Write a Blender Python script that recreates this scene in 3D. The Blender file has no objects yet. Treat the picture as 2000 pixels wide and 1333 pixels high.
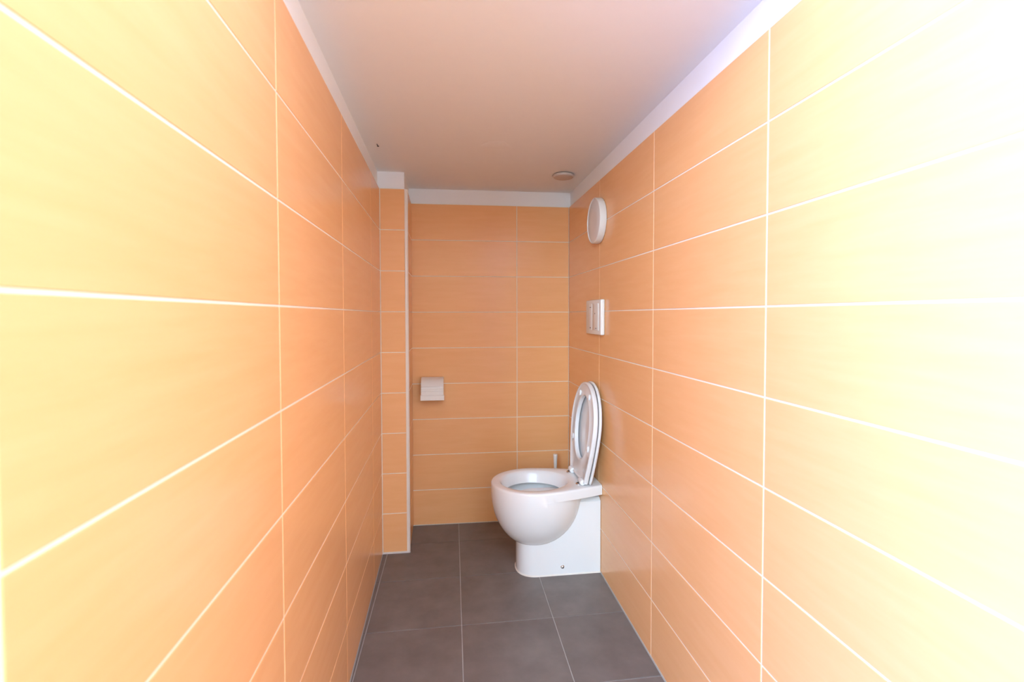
import bpy, bmesh, math, random
from mathutils import Matrix, Vector
random.seed(7)
scene = bpy.context.scene
C = scene.collection

# ------------------------------------------------------------------ camera
F_PX = 967.43
YAW, PITCH, ROLL, EYE = 0.13612, 0.0285, -0.00168, 1.18122
cam_d = bpy.data.cameras.new('camera')
cam = bpy.data.objects.new('camera', cam_d); C.objects.link(cam)
cam_d.sensor_width = 36.0
cam_d.lens = F_PX * 36.0 / 2000.0
cam_d.shift_y = (644.05 - 666.5) / 2000.0
cam_d.clip_start = 0.02
fw = Vector((math.sin(YAW) * math.cos(PITCH), math.cos(YAW) * math.cos(PITCH), -math.sin(PITCH)))
rt0 = Vector((math.cos(YAW), -math.sin(YAW), 0))
up0 = Vector((math.sin(YAW) * math.sin(PITCH), math.cos(YAW) * math.sin(PITCH), math.cos(PITCH)))
rt = rt0 * math.cos(ROLL) + up0 * math.sin(ROLL)
up = up0 * math.cos(ROLL) - rt0 * math.sin(ROLL)
cam.matrix_world = Matrix(((rt.x, up.x, -fw.x, 0), (rt.y, up.y, -fw.y, 0), (rt.z, up.z, -fw.z, EYE), (0, 0, 0, 1)))
cam_d.dof.use_dof = True
cam_d.dof.focus_distance = 2.1
cam_d.dof.aperture_fstop = 4.0
scene.camera = cam

# ------------------------------------------------------------------ world, daylight, exposure
world = bpy.data.worlds.new('daylight_sky'); scene.world = world
world.use_nodes = True
bg = world.node_tree.nodes['Background']
bg.inputs['Color'].default_value = (0.80, 0.88, 1.0, 1)
bg.inputs['Strength'].default_value = 1.0

REAR_Y, AX, LY0 = -3.50, -1.15, 0.34           # rear wall, far side wall of the anteroom, front end of the left wall
HIGH, SOFFIT_Y = 3.30, 0.80                    # unseen anteroom raised, low ceiling cut short here, to admit higher daylight
WINS = [(-1.30, 0.20, 0.05, 2.70, 84, (0.54, 0.775, 1.90)), (-3.30, -1.50, 1.40, 3.15, 450, (0.51, 0.76, 0.96))]   # unseen windows added in the side wall, sized and tinted to shape the light: y from, y to, z from, z to, daylight power and tint
def daylight(name, loc, rot, sx, sy, energy, tint):
    ld = bpy.data.lights.new(name, 'AREA')
    ld.shape = 'RECTANGLE'; ld.size = sx; ld.size_y = sy
    ld.energy = energy; ld.color = tint
    lo = bpy.data.objects.new(name, ld); C.objects.link(lo)
    lo.location = loc; lo.rotation_euler = rot
for (ya, yb, za, zb, en, tint) in WINS:
    daylight('unseen_window_light', (AX - 0.03, (ya + yb) / 2, (za + zb) / 2), (math.radians(90), 0, math.radians(-90)), yb - ya - 0.04, zb - za - 0.04, en, tint)

vs = scene.view_settings
vs.view_transform = 'Standard'; vs.look = 'None'; vs.gamma = 1.0; vs.use_curve_mapping = False
vs.exposure = 0.0

# ------------------------------------------------------------------ materials
def new_mat(name):
    m = bpy.data.materials.new(name); m.use_nodes = True
    nt = m.node_tree; b = nt.nodes['Principled BSDF']
    return m, nt, b

def plain(name, col, rough=0.4, spec=0.5, metal=0.0, coat=0.0, noise=0.0, nscale=30.0, bump=0.0):
    m, nt, b = new_mat(name)
    b.inputs['Roughness'].default_value = rough
    b.inputs['Specular IOR Level'].default_value = spec
    b.inputs['Metallic'].default_value = metal
    b.inputs['Coat Weight'].default_value = coat
    tc = nt.nodes.new('ShaderNodeTexCoord')
    n = nt.nodes.new('ShaderNodeTexNoise'); n.inputs['Scale'].default_value = nscale; n.inputs['Detail'].default_value = 4
    nt.links.new(tc.outputs['Object'], n.inputs['Vector'])
    mix = nt.nodes.new('ShaderNodeMix'); mix.data_type = 'RGBA'
    mix.inputs['A'].default_value = (*[c * (1 - noise) for c in col], 1)
    mix.inputs['B'].default_value = (*[min(1, c * (1 + noise)) for c in col], 1)
    nt.links.new(n.outputs['Fac'], mix.inputs['Factor'])
    nt.links.new(mix.outputs['Result'], b.inputs['Base Color'])
    if bump:
        bp = nt.nodes.new('ShaderNodeBump'); bp.inputs['Strength'].default_value = bump; bp.inputs['Distance'].default_value = 0.002
        nt.links.new(n.outputs['Fac'], bp.inputs['Height']); nt.links.new(bp.outputs['Normal'], b.inputs['Normal'])
    return m

def tile_material(name, c1, c2, rough, stretch, scale, bump, spread, spec=0.3):
    """glazed tile: streaky or cloudy procedural tint, a little different on every tile"""
    m, nt, b = new_mat(name)
    tc = nt.nodes.new('ShaderNodeTexCoord'); oi = nt.nodes.new('ShaderNodeObjectInfo')
    mp = nt.nodes.new('ShaderNodeMapping'); mp.inputs['Scale'].default_value = stretch
    add = nt.nodes.new('ShaderNodeVectorMath'); add.operation = 'ADD'
    mul = nt.nodes.new('ShaderNodeMath'); mul.operation = 'MULTIPLY'; mul.inputs[1].default_value = 40
    nt.links.new(oi.outputs['Random'], mul.inputs[0])
    nt.links.new(tc.outputs['Object'], add.inputs[0]); nt.links.new(mul.outputs[0], add.inputs[1])
    nt.links.new(add.outputs[0], mp.inputs['Vector'])
    n = nt.nodes.new('ShaderNodeTexNoise'); n.inputs['Scale'].default_value = scale; n.inputs['Detail'].default_value = 5; n.inputs['Roughness'].default_value = 0.6
    nt.links.new(mp.outputs[0], n.inputs['Vector'])
    ramp = nt.nodes.new('ShaderNodeValToRGB')
    ramp.color_ramp.elements[0].position = 0.3; ramp.color_ramp.elements[0].color = (*c1, 1)
    ramp.color_ramp.elements[1].position = 0.7; ramp.color_ramp.elements[1].color = (*c2, 1)
    nt.links.new(n.outputs['Fac'], ramp.inputs['Fac'])
    hsv = nt.nodes.new('ShaderNodeHueSaturation')
    mr = nt.nodes.new('ShaderNodeMapRange'); mr.inputs['To Min'].default_value = 1 - spread; mr.inputs['To Max'].default_value = 1 + spread
    nt.links.new(oi.outputs['Random'], mr.inputs['Value']); nt.links.new(mr.outputs['Result'], hsv.inputs['Value'])
    nt.links.new(ramp.outputs['Color'], hsv.inputs['Color'])
    nt.links.new(hsv.outputs['Color'], b.inputs['Base Color'])
    b.inputs['Roughness'].default_value = rough
    b.inputs['Specular IOR Level'].default_value = spec
    bp = nt.nodes.new('ShaderNodeBump'); bp.inputs['Strength'].default_value = bump; bp.inputs['Distance'].default_value = 0.001
    nt.links.new(n.outputs['Fac'], bp.inputs['Height']); nt.links.new(bp.outputs['Normal'], b.inputs['Normal'])
    return m

M = {}
M['wall_tile'] = tile_material('orange_glazed_tile', (0.93, 0.476, 0.202), (0.96, 0.511, 0.230), 0.22, (1, 1, 9), 5.0, 0.03, 0.012)
M['floor_tile'] = tile_material('dark_stoneware_tile', (0.165, 0.138, 0.126), (0.218, 0.186, 0.172), 0.36, (1, 1, 1), 9.0, 0.06, 0.04)
M['grout'] = plain('white_grout', (0.93, 0.81, 0.66), 0.8, 0.2, noise=0.04, nscale=60)
M['floor_grout'] = plain('pale_floor_grout', (0.50, 0.46, 0.43), 0.85, 0.2, noise=0.12, nscale=50)
M['plaster'] = plain('white_wall_paint', (0.95, 0.94, 0.93), 0.75, 0.25, noise=0.02, nscale=14, bump=0.25)
M['ceramic'] = plain('white_ceramic', (0.86, 0.86, 0.865), 0.07, 0.5, coat=0.4)
M['seat'] = plain('white_seat_plastic', (0.85, 0.85, 0.86), 0.13, 0.5)
M['plastic'] = plain('white_plastic', (0.84, 0.81, 0.77), 0.3, 0.5)
M['lamp_plastic'] = plain('opal_lamp_cover', (0.80, 0.77, 0.76), 0.25, 0.5)
M['beige_plastic'] = plain('cream_plastic', (0.62, 0.53, 0.46), 0.4, 0.4)
M['trim'] = plain('white_edge_trim', (0.90, 0.81, 0.72), 0.35, 0.5)
M['sealant'] = plain('sealant_bead', (0.80, 0.75, 0.69), 0.55, 0.3, noise=0.06, nscale=90)
M['chrome'] = plain('chrome', (0.62, 0.62, 0.64), 0.14, 0.5, metal=1.0)
M['dark'] = plain('near_black', (0.03, 0.03, 0.035), 0.5, 0.4)
M['mark'] = plain('grey_print', (0.28, 0.25, 0.25), 0.5, 0.3)
M['water'] = plain('bowl_water', (0.55, 0.60, 0.66), 0.03, 0.6)
M['rough_wall'] = plain('bare_wall', (0.80, 0.79, 0.78), 0.8, 0.2, noise=0.02)
M['rear_wall'] = plain('tan_reflection_damper', (0.42, 0.27, 0.15), 0.7, 0.3, noise=0.03)  # tan chosen to dim this unseen wall's reflection in the back tiles
M['chip'] = plain('chipped_plaster', (0.10, 0.085, 0.08), 0.9, 0.1)
M['patch'] = plain('filled_plaster_patch', (0.95, 0.94, 0.93), 0.70, 0.3, noise=0.015, nscale=60, bump=0.4)

# ------------------------------------------------------------------ helpers
def smooth(me, ang=35):
    me.polygons.foreach_set('use_smooth', [True] * len(me.polygons))
    me.set_sharp_from_angle(angle=math.radians(ang))

def obj(name, me, mat, parent=None, sm=None):
    if isinstance(me, bmesh.types.BMesh):
        bm = me
        bmesh.ops.recalc_face_normals(bm, faces=bm.faces)
        me = bpy.data.meshes.new(name); bm.to_mesh(me); bm.free()
        if sm: smooth(me, sm)
    if not me.materials: me.materials.append(M[mat])
    o = bpy.data.objects.new(name, me); C.objects.link(o)
    if parent: o.parent = parent
    return o

def empty(name, loc):
    o = bpy.data.objects.new(name, None); C.objects.link(o); o.location = loc
    o.empty_display_size = 0.05
    return o

def tag(o, label=None, cat=None, kind=None):
    if label: o['label'] = label
    if cat: o['category'] = cat
    if kind: o['kind'] = kind
    return o

def add_box(bm, x0, x1, y0, y1, z0, z1):
    vs_ = [bm.verts.new(p) for p in ((x0, y0, z0), (x1, y0, z0), (x1, y1, z0), (x0, y1, z0), (x0, y0, z1), (x1, y0, z1), (x1, y1, z1), (x0, y1, z1))]
    for f in ((0, 3, 2, 1), (4, 5, 6, 7), (0, 1, 5, 4), (1, 2, 6, 5), (2, 3, 7, 6), (3, 0, 4, 7)):
        bm.faces.new([vs_[i] for i in f])

def box(x0, x1, y0, y1, z0, z1, bev=0.0, seg=2):
    bm = bmesh.new(); add_box(bm, x0, x1, y0, y1, z0, z1)
    if bev: bmesh.ops.bevel(bm, geom=bm.edges[:], offset=bev, segments=seg, profile=0.5, affect='EDGES')
    return bm

def prism(poly, z0, z1):
    bm = bmesh.new()
    a = [bm.verts.new((x, y, z0)) for x, y in poly]; b = [bm.verts.new((x, y, z1)) for x, y in poly]
    n = len(poly)
    bm.faces.new(a[::-1]); bm.faces.new(b)
    for i in range(n): bm.faces.new((a[i], a[(i + 1) % n], b[(i + 1) % n], b[i]))
    return bm

def loft(rings, cap0=True, cap1=True, bm=None):
    bm = bm or bmesh.new()
    R = [[bm.verts.new(p) for p in r] for r in rings]
    n = len(R[0])
    for a, b in zip(R, R[1:]):
        for i in range(n):
            bm.faces.new((a[i], a[(i + 1) % n], b[(i + 1) % n], b[i]))
    if cap0: bm.faces.new(R[0][::-1])
    if cap1: bm.faces.new(R[-1])
    return bm

def lathe(profile, n=48, axis='Z'):
    """profile [(r, h)], closed with caps where r > 0 at the ends"""
    rings = []
    for r, h in profile:
        ring = []
        for i in range(n):
            a = 2 * math.pi * i / n
            p = (r * math.cos(a), r * math.sin(a), h)
            if axis == 'X': p = (p[2], p[0], p[1])
            if axis == 'Y': p = (p[0], p[2], p[1])
            ring.append(p)
        rings.append(ring)
    return loft(rings)

# ------------------------------------------------------------------ room geometry (metres; camera stands at x=0, y=0)
XL = -0.308                                   # left wall, tile face
SR = 0.00822                                  # the right wall runs very slightly outwards
def XR(y): return 0.6887 + SR * y             # right wall, tile face
def YB(x): return 2.7956 - 0.01865 * x        # back wall, tile face
YP = 2.485                                    # pillar front, tile face
PX = -0.176                                   # pillar side, tile face
ROWS, RH, TW = 9, 0.2, 0.6015
TOP = ROWS * RH
CEIL = 1.883
TH = 0.010                                    # tile and bed stand proud of the plaster
GR = 0.0012                                   # depth of the joints
J = 0.0040                                    # joint width
CF = 0.0008                                   # edge chamfer

def tile_mesh_cache():
    cache = {}
    def get(w, h, t, mat, name):
        key = (round(w, 4), round(h, 4), t, mat)
        if key not in cache:
            bm = bmesh.new()
            c = CF
            rings = [[(-w / 2, 0, -h / 2), (w / 2, 0, -h / 2), (w / 2, 0, h / 2), (-w / 2, 0, h / 2)],
                     [(-w / 2, -t + c, -h / 2), (w / 2, -t + c, -h / 2), (w / 2, -t + c, h / 2), (-w / 2, -t + c, h / 2)],
                     [(-w / 2 + c, -t, -h / 2 + c), (w / 2 - c, -t, -h / 2 + c), (w / 2 - c, -t, h / 2 - c), (-w / 2 + c, -t, h / 2 - c)]]
            loft(rings, True, True, bm)
            bmesh.ops.recalc_face_normals(bm, faces=bm.faces)
            me = bpy.data.meshes.new(name); bm.to_mesh(me); bm.free(); me.materials.append(M[mat])
            cache[key] = me
        return cache[key]
    return get
tmesh = tile_mesh_cache()

def tile_wall(parent, p0, udir, ndir, joints, z_rows, first_name='tile', seat=0.0028):
    """tiles in stacked bond; joints = u positions of the vertical joints (ends included).
    p0 lies on the tile FACE plane at u = 0; ndir points into the room"""
    u = Vector((udir[0], udir[1], 0)).normalized(); n = Vector((ndir[0], ndir[1], 0)).normalized()
    # local x = u, local -y = n
    rot = Matrix(((u.x, -n.x, 0, 0), (u.y, -n.y, 0, 0), (0, 0, 1, 0), (0, 0, 0, 1)))
    t = seat + 0.003
    for (ua, ub) in zip(joints, joints[1:]):
        for (za, zb) in z_rows:
            w, h = ub - ua - J, zb - za - J
            if w < 0.004: continue
            o = obj('tile', tmesh(w, h, t, 'wall_tile', 'wall_tile'), 'wall_tile', parent)
            c = Vector((p0[0], p0[1], 0)) + u * ((ua + ub) / 2) - n * t + Vector((0, 0, (za + zb) / 2))
            o.matrix_local = Matrix.Translation(c) @ rot

rows = [(i * RH + (0.002 if i == 0 else 0), (i + 1) * RH) for i in range(ROWS)]
Y_END = 2.95

# --- left wall
wl = obj('wall_left', box(XL - TH - 0.12, XL - TH, LY0, Y_END, 0, HIGH), 'plaster')
tag(wl, 'long left wall of stacked orange tiles under a white plaster strip', 'wall', 'structure')
obj('grout', box(XL - TH - 0.001, XL - GR, LY0, YP, 0, TOP), 'grout', wl)
yl0 = 1.58826
lj = [LY0] + [yl0 + TW * k for k in range(-2, 2)] + [YP]
lj = [y for y in lj if y >= LY0]; lj = sorted(set(lj))
tile_wall(wl, (XL, 0), (0, 1), (1, 0), lj, rows)

# --- right wall
rdir = Vector((SR, 1, 0)).normalized(); rn = Vector((-1, SR, 0)).normalized()
def rpt(y, off): return (XR(y) - off, y)      # off > 0 into the room
R0, R1 = REAR_Y - 0.12, Y_END
wr = obj('wall_right', prism([rpt(R0, -TH), rpt(R1, -TH), rpt(R1, -TH - 0.12), rpt(R0, -TH - 0.12)], 0, HIGH), 'plaster')
tag(wr, 'bright right wall of stacked orange tiles that the toilet stands against', 'wall', 'structure')
yr_end = YB(0.711)
obj('grout', prism([rpt(-1.2, -GR), rpt(yr_end, -GR), rpt(yr_end, -TH - 0.001), rpt(-1.2, -TH - 0.001)], 0, TOP), 'grout', wr)
yr0 = 1.59974
rj = [-1.2] + [yr0 + TW * k for k in range(-4, 2)] + [yr_end]
sc = math.sqrt(1 + SR * SR)
tile_wall(wr, (XR(0), 0), (SR, 1), (-1, SR), [y * sc for y in rj], rows)

# --- back wall
bs = -0.01865
def bpt(x, off): return (x, YB(x) - off)
wb = obj('wall_back', prism([bpt(XL - 0.12, -TH), bpt(0.86, -TH), bpt(0.86, -TH - 0.12), bpt(XL - 0.12, -TH - 0.12)], 0, CEIL), 'plaster')
tag(wb, 'back wall of darker orange tiles behind the toilet and the paper holder', 'wall', 'structure')
xb1 = XR(2.78)
obj('grout', prism([bpt(PX - 0.05, -GR), bpt(xb1, -GR), bpt(xb1, -TH - 0.001), bpt(PX - 0.05, -TH - 0.001)], 0, TOP), 'grout', wb)
bsc = math.sqrt(1 + bs * bs)
tile_wall(wb, (0, YB(0)), (1, bs), (bs, -1), [x * bsc for x in (0.4105 - TW, 0.4105, xb1)], rows)

# --- pillar in the left corner (box-out) with its own tiles
wp = obj('wall_pillar', box(XL - 0.02, PX - TH - 0.004, YP + TH, Y_END, 0, CEIL), 'plaster')
tag(wp, 'narrow tiled pillar boxed out of the left corner with a white edge', 'wall', 'structure')
bm = bmesh.new()
add_box(bm, XL - 0.01, PX - 0.010, YP + GR, YP + TH + 0.002, 0.001, TOP)
add_box(bm, PX - TH - 0.006, PX - GR, YP + 0.010, YB(PX), 0.001, TOP)
obj('grout', bm, 'grout', wp)
prow = [(i * RH + (0.006 if i == 0 else 0), (i + 1) * RH) for i in range(ROWS)]
tile_wall(wp, (0, YP), (1, 0), (0, -1), (XL + 0.001, PX - 0.0115), prow)
tile_wall(wp, (PX, 0), (0, 1), (1, 0), (YP + 0.0115, YB(PX)), prow)
# rounded white edge profile
prof = []
rr = 0.0135; cx_, cy_ = PX - rr + 0.003, YP + rr - 0.003
for i in range(9):
    a = -math.pi / 2 + (math.pi / 2) * i / 8
    prof.append((cx_ + rr * math.cos(a), cy_ + rr * math.sin(a)))
prof += [(PX - rr, cy_)] + [(cx_, YP + rr)]
prof = prof[:9] + [(cx_, cy_)]
tr = obj('edge_trim', prism(prof, 0.001, TOP - 0.002), 'trim', wp, 40)
tr['label'] = 'white plastic corner strip'
sb = obj('sealant', prism([(XL, YP - 0.004), (PX + 0.003, YP - 0.004), (PX + 0.003, YP + 0.004), (XL, YP + 0.004)], 0.0, 0.006), 'sealant', wp)
sb['label'] = 'white sealant line along the foot'

# --- ceiling
ce = obj('ceiling', box(XL - TH, XR(2.8) + TH, SOFFIT_Y, Y_END, CEIL, HIGH), 'plaster')
tag(ce, 'low flat white plaster ceiling', 'ceiling', 'structure')
tag(obj('ceiling_anteroom', box(AX - 0.12, 0.86, REAR_Y - 0.12, Y_END, HIGH, HIGH + 0.12), 'rough_wall'), 'unseen white anteroom ceiling, raised to let in higher daylight', 'ceiling', 'structure')
# chipped nail hole and filled patch
bm = bmesh.new()
add_box(bm, -0.2695, -0.2665, 2.10, 2.128, CEIL - 0.0015, CEIL + 0.001)
add_box(bm, -0.270, -0.263, 2.121, 2.126, CEIL - 0.003, CEIL + 0.001)
ch = obj('chip', bm, 'chip', ce); ch['label'] = 'small dark chip in the plaster'
ring = []
for i in range(22):
    a = 2 * math.pi * i / 22
    ring.append((0.215 + 0.055 * math.cos(a) * (1 + 0.2 * math.sin(3 * a)), 2.05 + 0.05 * math.sin(a) * (1 + 0.15 * math.cos(2 * a + 1))))
bm = loft([[(x, y, CEIL + 0.001) for x, y in ring], [(x, y, CEIL - 0.0003) for x, y in ring], [(0.215 + (x - 0.215) * .8, 2.05 + (y - 2.05) * .8, CEIL - 0.0016) for x, y in ring]])
pt = obj('patch', bm, 'patch', ce, 60); pt['label'] = 'rough filled patch'

# --- floor: bed plus stoneware tiles, laid very slightly out of line with the walls
fl = obj('floor', box(AX - 0.12, 0.86, REAR_Y - 0.12, Y_END, -0.12, -0.0022), 'floor_grout')
tag(fl, 'dark grey brown stoneware tile floor with thin pale joints', 'floor', 'structure')
def clip(poly, a, b, c):                       # keep a*x + b*y <= c
    out = []
    for i in range(len(poly)):
        p, q = poly[i], poly[(i + 1) % len(poly)]
        dp, dq = a * p[0] + b * p[1] - c, a * q[0] + b * q[1] - c
        if dp <= 0: out.append(p)
        if (dp < 0 < dq) or (dq < 0 < dp):
            t = dp / (dp - dq); out.append((p[0] + t * (q[0] - p[0]), p[1] + t * (q[1] - p[1])))
    return out
FJ, FS, FX0, FY0, FSK = 0.0034, 0.3555, 0.0292, 1.864, 0.0165
def gx(k, y): return FX0 + FS * k + FSK * y
def area(p): return 0.5 * abs(sum(p[i][0] * p[(i + 1) % len(p)][1] - p[(i + 1) % len(p)][0] * p[i][1] for i in range(len(p))))
def floor_tile(poly):
    if len(poly) < 3 or area(poly) < 2e-5: return
    cx = sum(p[0] for p in poly) / len(poly); cy = sum(p[1] for p in poly) / len(poly)
    def ins(d): return [(p[0] - math.copysign(min(d, abs(p[0] - cx) * .5), p[0] - cx), p[1] - math.copysign(min(d, abs(p[1] - cy) * .5), p[1] - cy)) for p in poly]
    r0 = [(x - cx, y - cy) for x, y in poly]; r1 = [(x - cx, y - cy) for x, y in ins(0.0008)]
    bm = loft([[(x, y, -0.006) for x, y in r0], [(x, y, -0.0008) for x, y in r0], [(x, y, 0.0) for x, y in r1]])
    o = obj('tile', bm, 'floor_tile', fl); o.location = (cx, cy, 0)
for ky in range(-16, 4):
    ya, yb = FY0 + FS * ky + FJ / 2, FY0 + FS * (ky + 1) - FJ / 2
    for kx in range(-5, 3):
        poly = [(gx(kx, ya) + FJ / 2, ya), (gx(kx + 1, ya) - FJ / 2, ya), (gx(kx + 1, yb) - FJ / 2, yb), (gx(kx, yb) + FJ / 2, yb)]
        poly = clip(poly, 1, -SR, 0.6887 - 0.003)
        poly = clip(poly, 0.01865, 1, 2.7956 - 0.003)
        poly = clip(poly, 0, -1, -(REAR_Y + 0.002)) if poly else poly
        if not poly: continue
        main = clip(poly, -1, 0, -(XL + 0.0025))
        floor_tile(main)
        ante = clip(clip(poly, 1, 0, XL - 0.001), 0, 1, LY0 - 0.002)
        if len(ante) >= 3: floor_tile(clip(ante, -1, 0, -(AX + 0.002)))

# --- anteroom behind the camera: plain walls and two windows added to shape the light
bm = bmesh.new()
ys = [REAR_Y - 0.12, WINS[1][0], WINS[1][1], WINS[0][0], WINS[0][1], LY0 + 0.12]
for i in (0, 2, 4): add_box(bm, AX - 0.12, AX, ys[i], ys[i + 1], 0, HIGH)
for (ya, yb, za, zb, en, tint) in WINS:
    add_box(bm, AX - 0.12, AX, ya, yb, 0, za); add_box(bm, AX - 0.12, AX, ya, yb, zb, HIGH)
wa = obj('wall_anteroom_side', bm, 'rough_wall')
tag(wa, 'white side wall with two tall openings added for daylight in the anteroom behind the viewer', 'wall', 'structure')
wf = obj('wall_anteroom_front', box(AX, XL - TH - 0.12, LY0, LY0 + 0.12, 0, HIGH), 'rough_wall')
tag(wf, 'plain white wall stub left of the tiled passage', 'wall', 'structure')
we = obj('wall_rear', box(AX, XR(REAR_Y), REAR_Y - 0.12, REAR_Y, 0, HIGH), 'rear_wall')
tag(we, 'unseen rear wall of the anteroom, tan to dim its reflection', 'wall', 'structure')

# ------------------------------------------------------------------ toilet
YC, XW = 2.2635, XR(2.08) - 0.0008
XF, XM = 0.211, 0.412                          # front tip and widest station of the plan
HW, HWALL = 0.189, 0.117
RIM_Z, RIM_B = 0.411, 0.368
NF, NR, NB = 44, 20, 10
def half_width(x, s=1.0):
    if x <= XM: return HW * math.sqrt(max(0, 1 - ((XM - x) / (XM - XF)) ** 2))
    t = (x - XM) / (XW - XM); return HW - (HW - HWALL) * t ** 1.5
def slab_plan(inset=0.0):
    pts = []
    for i in range(NF + 1):
        a = -math.pi / 2 + math.pi * i / NF    # near side (-y) round the tip to the far side
        pts.append((XM - (XM - XF - inset) * math.cos(a), (HW - inset) * math.sin(a)))
    for i in range(1, NR + 1):
        x = XM + (XW - XM) * i / NR; pts.append((x, half_width(x) - inset))
    for i in range(1, NB):
        pts.append((XW, (HWALL - inset) * (1 - 2 * i / NB)))
    for i in range(NR, 0, -1):
        x = XM + (XW - XM) * i / NR; pts.append((x, -half_width(x) + inset))
    return pts
def oval(xc, af, ar, b, n=2.0):
    """same count of points as slab_plan: front half ellipse af, rear half ellipse ar"""
    pts = []
    for i in range(NF + 1):
        a = -math.pi / 2 + math.pi * i / NF
        pts.append((xc - af * math.cos(a), b * math.sin(a)))
    m = 2 * NR + NB - 1
    for i in range(1, m + 1):
        a = math.pi / 2 - math.pi * i / (m + 1)
        pts.append((xc + ar * abs(math.cos(a)) ** (2 / n), b * math.copysign(abs(math.sin(a)) ** (2 / n), math.sin(a))))
    return pts
def at_z(pts, z): return [(x, YC + y, z) for x, y in pts]
toilet = empty('toilet', (0.45, YC, 0))
tag(toilet, 'white floor standing toilet with rounded bowl and raised seat against the right wall', 'toilet')
off = Vector((-0.45, -YC, 0))
def tpart(name, bm, mat, sm=35, parent=None):
    bmesh.ops.translate(bm, verts=bm.verts, vec=off)
    return obj(name, bm, mat, parent or toilet, sm)
rings = []
BZ = 0.114
nb = 18
for i in range(nb + 1):                         # outer bowl, bottom to rim
    t = 1 - i / nb
    ph = t * math.pi / 2 * 0.995
    s = math.cos(ph) ** 0.92; z = RIM_B - (RIM_B - BZ) * math.sin(ph)
    rings.append(at_z(oval(XM, (XM - XF) * s, 0.230 * s, HW * s), z))
rings.append(at_z(slab_plan(0.0), RIM_B + 0.0005))
rings.append(at_z(slab_plan(0.0), RIM_Z - 0.010))
rings.append(at_z(slab_plan(0.0012), RIM_Z - 0.005))
rings.append(at_z(slab_plan(0.0045), RIM_Z - 0.0012))
rings.append(at_z(slab_plan(0.010), RIM_Z))
hx = 0.405
rings.append(at_z(oval(hx, 0.158, 0.176, 0.150), RIM_Z + 0.0003))
rings.append(at_z(oval(hx, 0.151, 0.168, 0.143), RIM_Z - 0.003))
rings.append(at_z(oval(hx, 0.145, 0.158, 0.136), RIM_Z - 0.014))
rings.append(at_z(oval(hx, 0.136, 0.146, 0.126), RIM_Z - 0.035))
rings.append(at_z(oval(hx, 0.128, 0.136, 0.117), RIM_Z - 0.052))
rings.append(at_z(oval(hx, 0.130, 0.138, 0.119), RIM_Z - 0.056))
rings.append(at_z(oval(hx, 0.150, 0.160, 0.140), RIM_Z - 0.054))
rings.append(at_z(oval(hx, 0.152, 0.162, 0.142), RIM_Z - 0.075))
rings.append(at_z(oval(hx, 0.135, 0.145, 0.126), RIM_Z - 0.130))
rings.append(at_z(oval(hx, 0.095, 0.100, 0.085), RIM_Z - 0.185))
rings.append(at_z(oval(hx + .01, 0.06, 0.065, 0.055), RIM_Z - 0.215))
rings.append(at_z(oval(hx + .01, 0.03, 0.03, 0.03), RIM_Z - 0.235))
tpart('bowl', loft(rings), 'ceramic', 38)
# pedestal
def ped_plan(inset):
    pts = []; hw = 0.0945 - inset; xf, xm = 0.327 + inset, 0.418
    n = 28
    for i in range(n + 1):
        a = -math.pi / 2 + math.pi * i / n
        pts.append((xm - (xm - xf) * abs(math.cos(a)) ** 0.86, hw * math.copysign(abs(math.sin(a)) ** 0.86, math.sin(a))))
    pts += [(XW, hw), (XW, -hw)]
    return pts
rg = [[(x, YC + y, z) for x, y in ped_plan(i)] for i, z in ((0.0, 0.0005), (0.0, 0.33), (0.02, 0.345))]
tpart('pedestal', loft(rg), 'ceramic', 30)
bead = loft([[(x, YC + y, z) for x, y in ped_plan(i)] for i, z in ((-0.0045, 0.0), (-0.0035, 0.003), (-0.0005, 0.0055))])
bd = tpart('sealant', bead, 'sealant'); bd['label'] = 'cream sealant bead round the foot'
# chrome bolt in the pedestal side
for sgn in (-1, 1):
    bm = lathe([(0.0085, 0.0), (0.0085, 0.0015), (0.0068, 0.003), (0.0058, 0.0052), (0.003, 0.0068), (0.0004, 0.0072)], 20, 'Y')
    bmesh.ops.scale(bm, vec=(1, sgn, 1), verts=bm.verts)
    bmesh.ops.translate(bm, verts=bm.verts, vec=(0.527, YC + sgn * 0.094, 0.037))
    b_ = tpart('bolt_cap', bm, 'chrome'); b_['label'] = 'small chrome bolt cap'
# water
bm = bmesh.new()
wr_ = [(x, YC + y, 0.205) for x, y in oval(hx + .005, 0.078, 0.083, 0.070)]
loft([[(x, y, z - 0.01) for x, y, z in wr_], wr_], True, True, bm)
tpart('water', bm, 'water')

# seat and lid, raised: built flat (u = along from the hinge to the tip, v = across, h = thickness), then stood up
SL = 0.447
def seat_plan(inset, dl=0.0):
    """outline: hinge edge at u=0, tip at u=SL"""
    L = SL + dl; um = 0.245; hw0, hw = 0.124, 0.186
    pts = []
    n = 40
    for i in range(n + 1):
        a = math.pi / 2 - math.pi * i / n
        pts.append((um + (L - inset - um) * math.cos(a), (hw - inset) * math.sin(a)))
    m = 16
    for i in range(1, m):
        t = i / m
        pts.append((um - (um - inset) * t, -(hw - (hw - hw0) * t ** 1.55 - inset)))
    for s_ in (1,):
        pts.append((inset, -(hw0 - inset)))
    for i in range(1, 8):
        pts.append((inset, -(hw0 - inset) + 2 * (hw0 - inset) * i / 8))
    pts.append((inset, hw0 - inset))
    for i in range(m - 1, 0, -1):
        t = i / m
        pts.append((um - (um - inset) * t, hw - (hw - hw0) * t ** 1.55 - inset))
    return pts
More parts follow.
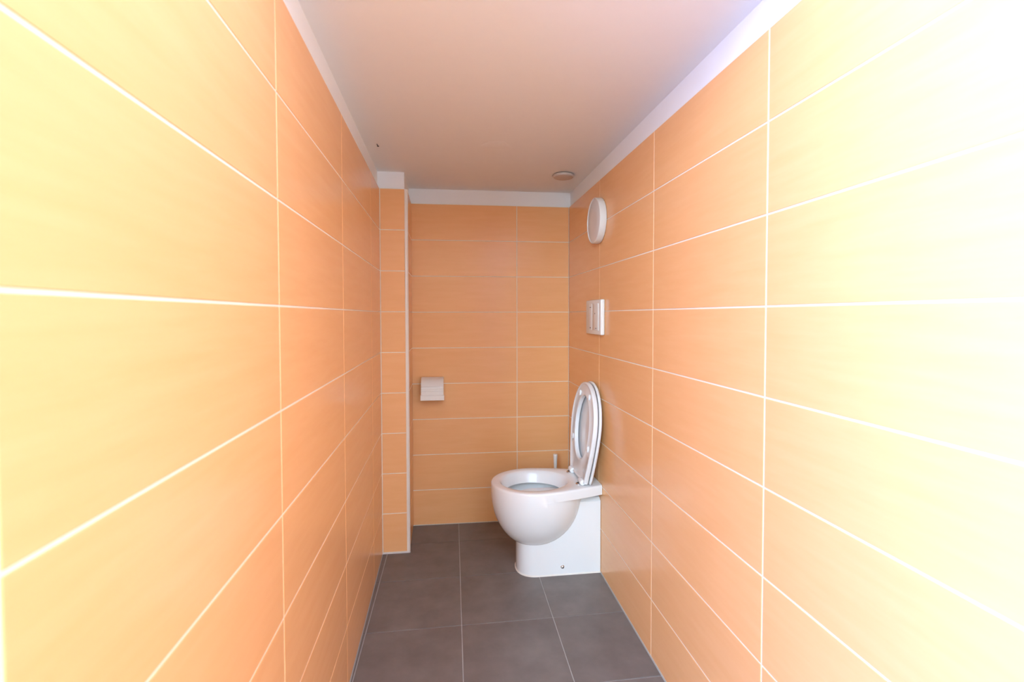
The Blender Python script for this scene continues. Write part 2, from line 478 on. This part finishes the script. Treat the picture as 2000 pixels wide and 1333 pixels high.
def hole_plan(inset):
    n = len(seat_plan(0)); base = seat_plan(0)
    pts = []
    uc, af, ar, b = 0.232, 0.150, 0.146, 0.108
    for (u, v) in base:
        a = math.atan2(v / 0.185, (u - uc) / 0.21)
        A = af if math.cos(a) >= 0 else ar
        pts.append((uc + (A + inset) * math.cos(a), (b + inset) * math.sin(a)))
    return pts
TILT = math.radians(5.6)
hinge = Vector((0.637, YC, 0.419))
def stand(pts, h):                              # h > 0 towards the room
    out = []
    for u, v in pts:
        x = hinge.x + u * math.sin(TILT) - h * math.cos(TILT)
        z = hinge.z + u * math.cos(TILT) + h * math.sin(TILT)
        out.append((x, YC + v, z))
    return out
# ring: front face h=0.020 (its underside when closed), back h=0
rings = [stand(hole_plan(0.001), 0.001), stand(seat_plan(0.004), 0.0), stand(seat_plan(0.0012), 0.0015), stand(seat_plan(0.0), 0.005), stand(seat_plan(0.0), 0.016),
         stand(seat_plan(0.0015), 0.0195), stand(seat_plan(0.005), 0.021), stand(seat_plan(0.010), 0.0205), stand(seat_plan(0.013), 0.0165),
         stand(hole_plan(0.014), 0.0165), stand(hole_plan(0.010), 0.0195), stand(hole_plan(0.004), 0.0195), stand(hole_plan(0.0008), 0.017), stand(hole_plan(0.0), 0.012)]
bm = bmesh.new()
loft(rings + [rings[0]], False, False, bm)
bmesh.ops.remove_doubles(bm, verts=bm.verts, dist=1e-6)
seat_o = tpart('seat', bm, 'seat', 50)
for (u, v) in ((0.385, 0.075), (0.385, -0.075), (0.16, 0.128), (0.16, -0.128)):
    bm = bmesh.new()
    n = 16
    rg = []
    for r, h in ((0.0085, 0.015), (0.0085, 0.022), (0.006, 0.0245)):
        rg.append(stand([(u + 1.7 * r * math.cos(2 * math.pi * i / n), v + r * math.sin(2 * math.pi * i / n)) for i in range(n)], h))
    loft(rg, True, True, bm)
    tpart('bumper', bm, 'seat', 40, seat_o)
# lid behind the ring
g = -0.0045
rings = [stand(seat_plan(0.03, 0.004), g - 0.005), stand(seat_plan(0.012, 0.004), g - 0.004), stand(seat_plan(0.006, 0.004), g), stand(seat_plan(0.0015, 0.004), g - 0.001), stand(seat_plan(-0.001, 0.004), g - 0.004), stand(seat_plan(-0.001, 0.004), g - 0.009),
         stand(seat_plan(0.003, 0.004), g - 0.0135), stand(seat_plan(0.012, 0.004), g - 0.0165), stand(seat_plan(0.05, 0.004), g - 0.018)]
tpart('lid', loft(rings), 'seat', 50)
# hinges: barrel on each side plus foot and dark screw hole
for sgn in (-1, 1):
    bm = lathe([(0.004, -0.024), (0.0115, -0.022), (0.0130, -0.018), (0.0130, 0.018), (0.0115, 0.022), (0.004, 0.024)], 24, 'Y')
    bmesh.ops.translate(bm, verts=bm.verts, vec=(hinge.x - 0.021, YC + sgn * 0.090, 0.4242))
    h_ = tpart('hinge', bm, 'seat', 40)
    bm = lathe([(0.013, 0.0), (0.013, 0.004), (0.010, 0.006)], 24, 'Z')
    bmesh.ops.translate(bm, verts=bm.verts, vec=(hinge.x - 0.034, YC + sgn * 0.086, RIM_Z))
    tpart('hinge_foot', bm, 'chrome', 40, h_)
    bm = lathe([(0.0075, 0.0), (0.0075, 0.0072), (0.004, 0.0085)], 18, 'Z')
    bmesh.ops.translate(bm, verts=bm.verts, vec=(hinge.x - 0.034, YC + sgn * 0.086, RIM_Z))
    tpart('screw', bm, 'dark', 40, h_)

# ------------------------------------------------------------------ toilet brush behind the bowl
br = empty('toilet_brush', (0.596, 2.62, 0)); tag(br, 'white toilet brush standing behind the toilet, only its handle showing', 'brush')
obj('holder', lathe([(0.046, 0.0005), (0.048, 0.01), (0.042, 0.10), (0.038, 0.125), (0.034, 0.125), (0.036, 0.10), (0.036, 0.02), (0.002, 0.018)], 32), 'plastic', br, 40)
obj('handle', lathe([(0.002, 0.06), (0.0085, 0.07), (0.0080, 0.30), (0.0085, 0.36), (0.0100, 0.395), (0.0118, 0.418), (0.0118, 0.4235), (0.0105, 0.4255), (0.002, 0.4262)], 24), 'plastic', br, 40)
obj('bristles', lathe([(0.002, 0.03), (0.026, 0.034), (0.031, 0.05), (0.026, 0.085), (0.009, 0.09)], 24), 'plastic', br, 40)

# ------------------------------------------------------------------ paper holder on the back wall
PXC, PZ0, PZ1 = -0.0655, 0.722, 0.842
ph = empty('paper_holder', (PXC, YB(PXC), (PZ0 + PZ1) / 2)); tag(ph, 'small white toilet paper holder with curved cover on the back wall', 'paper holder')
def pl(bm): bmesh.ops.translate(bm, verts=bm.verts, vec=-Vector(ph.location)); return bm
yb = YB(PXC)
w2 = 0.0605
# side outline of the cover in (depth d from the wall, z)
out = [(0.0, PZ1 - 0.004), (0.03, PZ1 - 0.001), (0.055, PZ1 - 0.006), (0.075, PZ1 - 0.018), (0.090, PZ1 - 0.036), (0.098, PZ1 - 0.056), (0.101, PZ1 - 0.078), (0.101, PZ1 - 0.094)]
inn = [(d - 0.004 if d > 0.004 else d, z - 0.004) for d, z in out]
sec = out + [(inn[-1][0], out[-1][1])] + inn[::-1][1:]
rg = []
for x in (-w2, w2): rg.append([(PXC + x, yb - d, z) for d, z in sec])
cv = obj('cover', pl(loft(rg)), 'plastic', ph, 30)
lip = [(0.101, PZ1 - 0.090), (0.1045, PZ1 - 0.094), (0.107, PZ1 - 0.118), (0.103, PZ1 - 0.120), (0.097, PZ1 - 0.094)]
rg = []
for x in (-w2 - 0.0025, w2 + 0.0025): rg.append([(PXC + x, yb - d, z) for d, z in lip])
obj('lip', pl(loft(rg)), 'plastic', cv, 20)
for k, (d, z) in enumerate(((0.0945, PZ1 - 0.046), (0.0985, PZ1 - 0.058), (0.1005, PZ1 - 0.070))):
    bm = box(PXC - w2 + 0.001, PXC + w2 - 0.001, yb - d - 0.0022, yb - d + 0.002, z - 0.0022, z + 0.0022, 0.001, 1)
    obj('rib', pl(bm), 'plastic', cv, 40)
for s in (-1, 1):
    pts = [(d, z) for d, z in inn] + [(0.085, PZ0 + 0.012), (0.05, PZ0 + 0.004), (0.0, PZ0 + 0.006)]
    x0, x1 = (PXC - w2 + 0.001, PXC - w2 + 0.005) if s < 0 else (PXC + w2 - 0.005, PXC + w2 - 0.001)
    rg = [[(x, yb - d, z) for d, z in pts] for x in (x0, x1)]
    obj('side', pl(loft(rg)), 'plastic', ph, 25)
obj('back_plate', pl(box(PXC - w2 + 0.001, PXC + w2 - 0.001, yb - 0.005, yb - 0.0008, PZ0 + 0.004, PZ1 - 0.006, 0.001, 1)), 'plastic', ph)

# ------------------------------------------------------------------ flush plate on the right wall
FYA, FYB, FZA, FZB = 2.118, 2.353, 1.092, 1.2525
fy = (FYA + FYB) / 2; fz = (FZA + FZB) / 2
fp = empty('flush_plate', (XR(fy), fy, fz)); tag(fp, 'white rectangular dual flush plate on the right wall above the toilet', 'flush plate')
fp.rotation_euler = (0, 0, -math.atan(SR))
W, H = FYB - FYA, FZB - FZA
obj('plate', box(-0.020, -0.0004, -W / 2, W / 2, -H / 2, H / 2, 0.006, 3), 'plastic', fp, 40)
b1 = obj('button', box(-0.0222, -0.0185, 0.008, W / 2 - 0.042, -H / 2 + 0.020, H / 2 - 0.018, 0.0012, 2), 'plastic', fp, 40)
b2 = obj('button', box(-0.0222, -0.0185, -W / 2 + 0.032, 0.005, -H / 2 + 0.020, H / 2 - 0.018, 0.0012, 2), 'plastic', fp, 40)
for (o_, y, z, w, h) in ((b1, 0.036, 0.046, 0.020, 0.004), (b1, 0.036, -0.050, 0.018, 0.006), (b2, -0.036, 0.017, 0.012, 0.005), (b2, -0.052, -0.051, 0.024, 0.003)):
    mk = obj('mark', box(-0.0226, -0.0220, y - w / 2, y + w / 2, z - h / 2, z + h / 2), 'mark', o_)

# ------------------------------------------------------------------ round lamp on the right wall
ly_, lz_ = 2.196, 1.611
wlm = empty('wall_lamp', (XR(ly_), ly_, lz_)); tag(wlm, 'round white disc shaped lamp on the right wall above the flush plate', 'lamp')
wlm.rotation_euler = (0, 0, -math.atan(SR))
obj('housing', lathe([(0.070, -0.0004), (0.0995, -0.0006), (0.1025, -0.003), (0.1030, -0.006), (0.1030, -0.0285), (0.1022, -0.0312), (0.1005, -0.0325), (0.0985, -0.0322), (0.0975, -0.0305), (0.0970, -0.024), (0.02, -0.024)], 72, 'X'), 'plastic', wlm, 35)
obj('cover', lathe([(0.0966, -0.0235), (0.0966, -0.0285), (0.094, -0.0298), (0.04, -0.0308), (0.001, -0.031)], 72, 'X'), 'lamp_plastic', wlm, 35)

# ------------------------------------------------------------------ round vent on the ceiling
cv_ = empty('ceiling_vent', (0.592, 2.428, CEIL)); tag(cv_, 'small round cream vent disc on the ceiling near the right wall', 'vent')
obj('neck', lathe([(0.040, 0.0), (0.040, -0.008)], 36), 'dark', cv_, 30)  # near-black colour paints in the shade of the gap above the disc
bm = lathe([(0.038, -0.005), (0.051, -0.0050), (0.053, -0.0065), (0.0525, -0.0115), (0.048, -0.0165), (0.036, -0.0190), (0.001, -0.0200)], 48)
dd = obj('disc', bm, 'beige_plastic', cv_, 30)
dd.rotation_euler = (math.radians(-1.5), math.radians(0.8), 0)
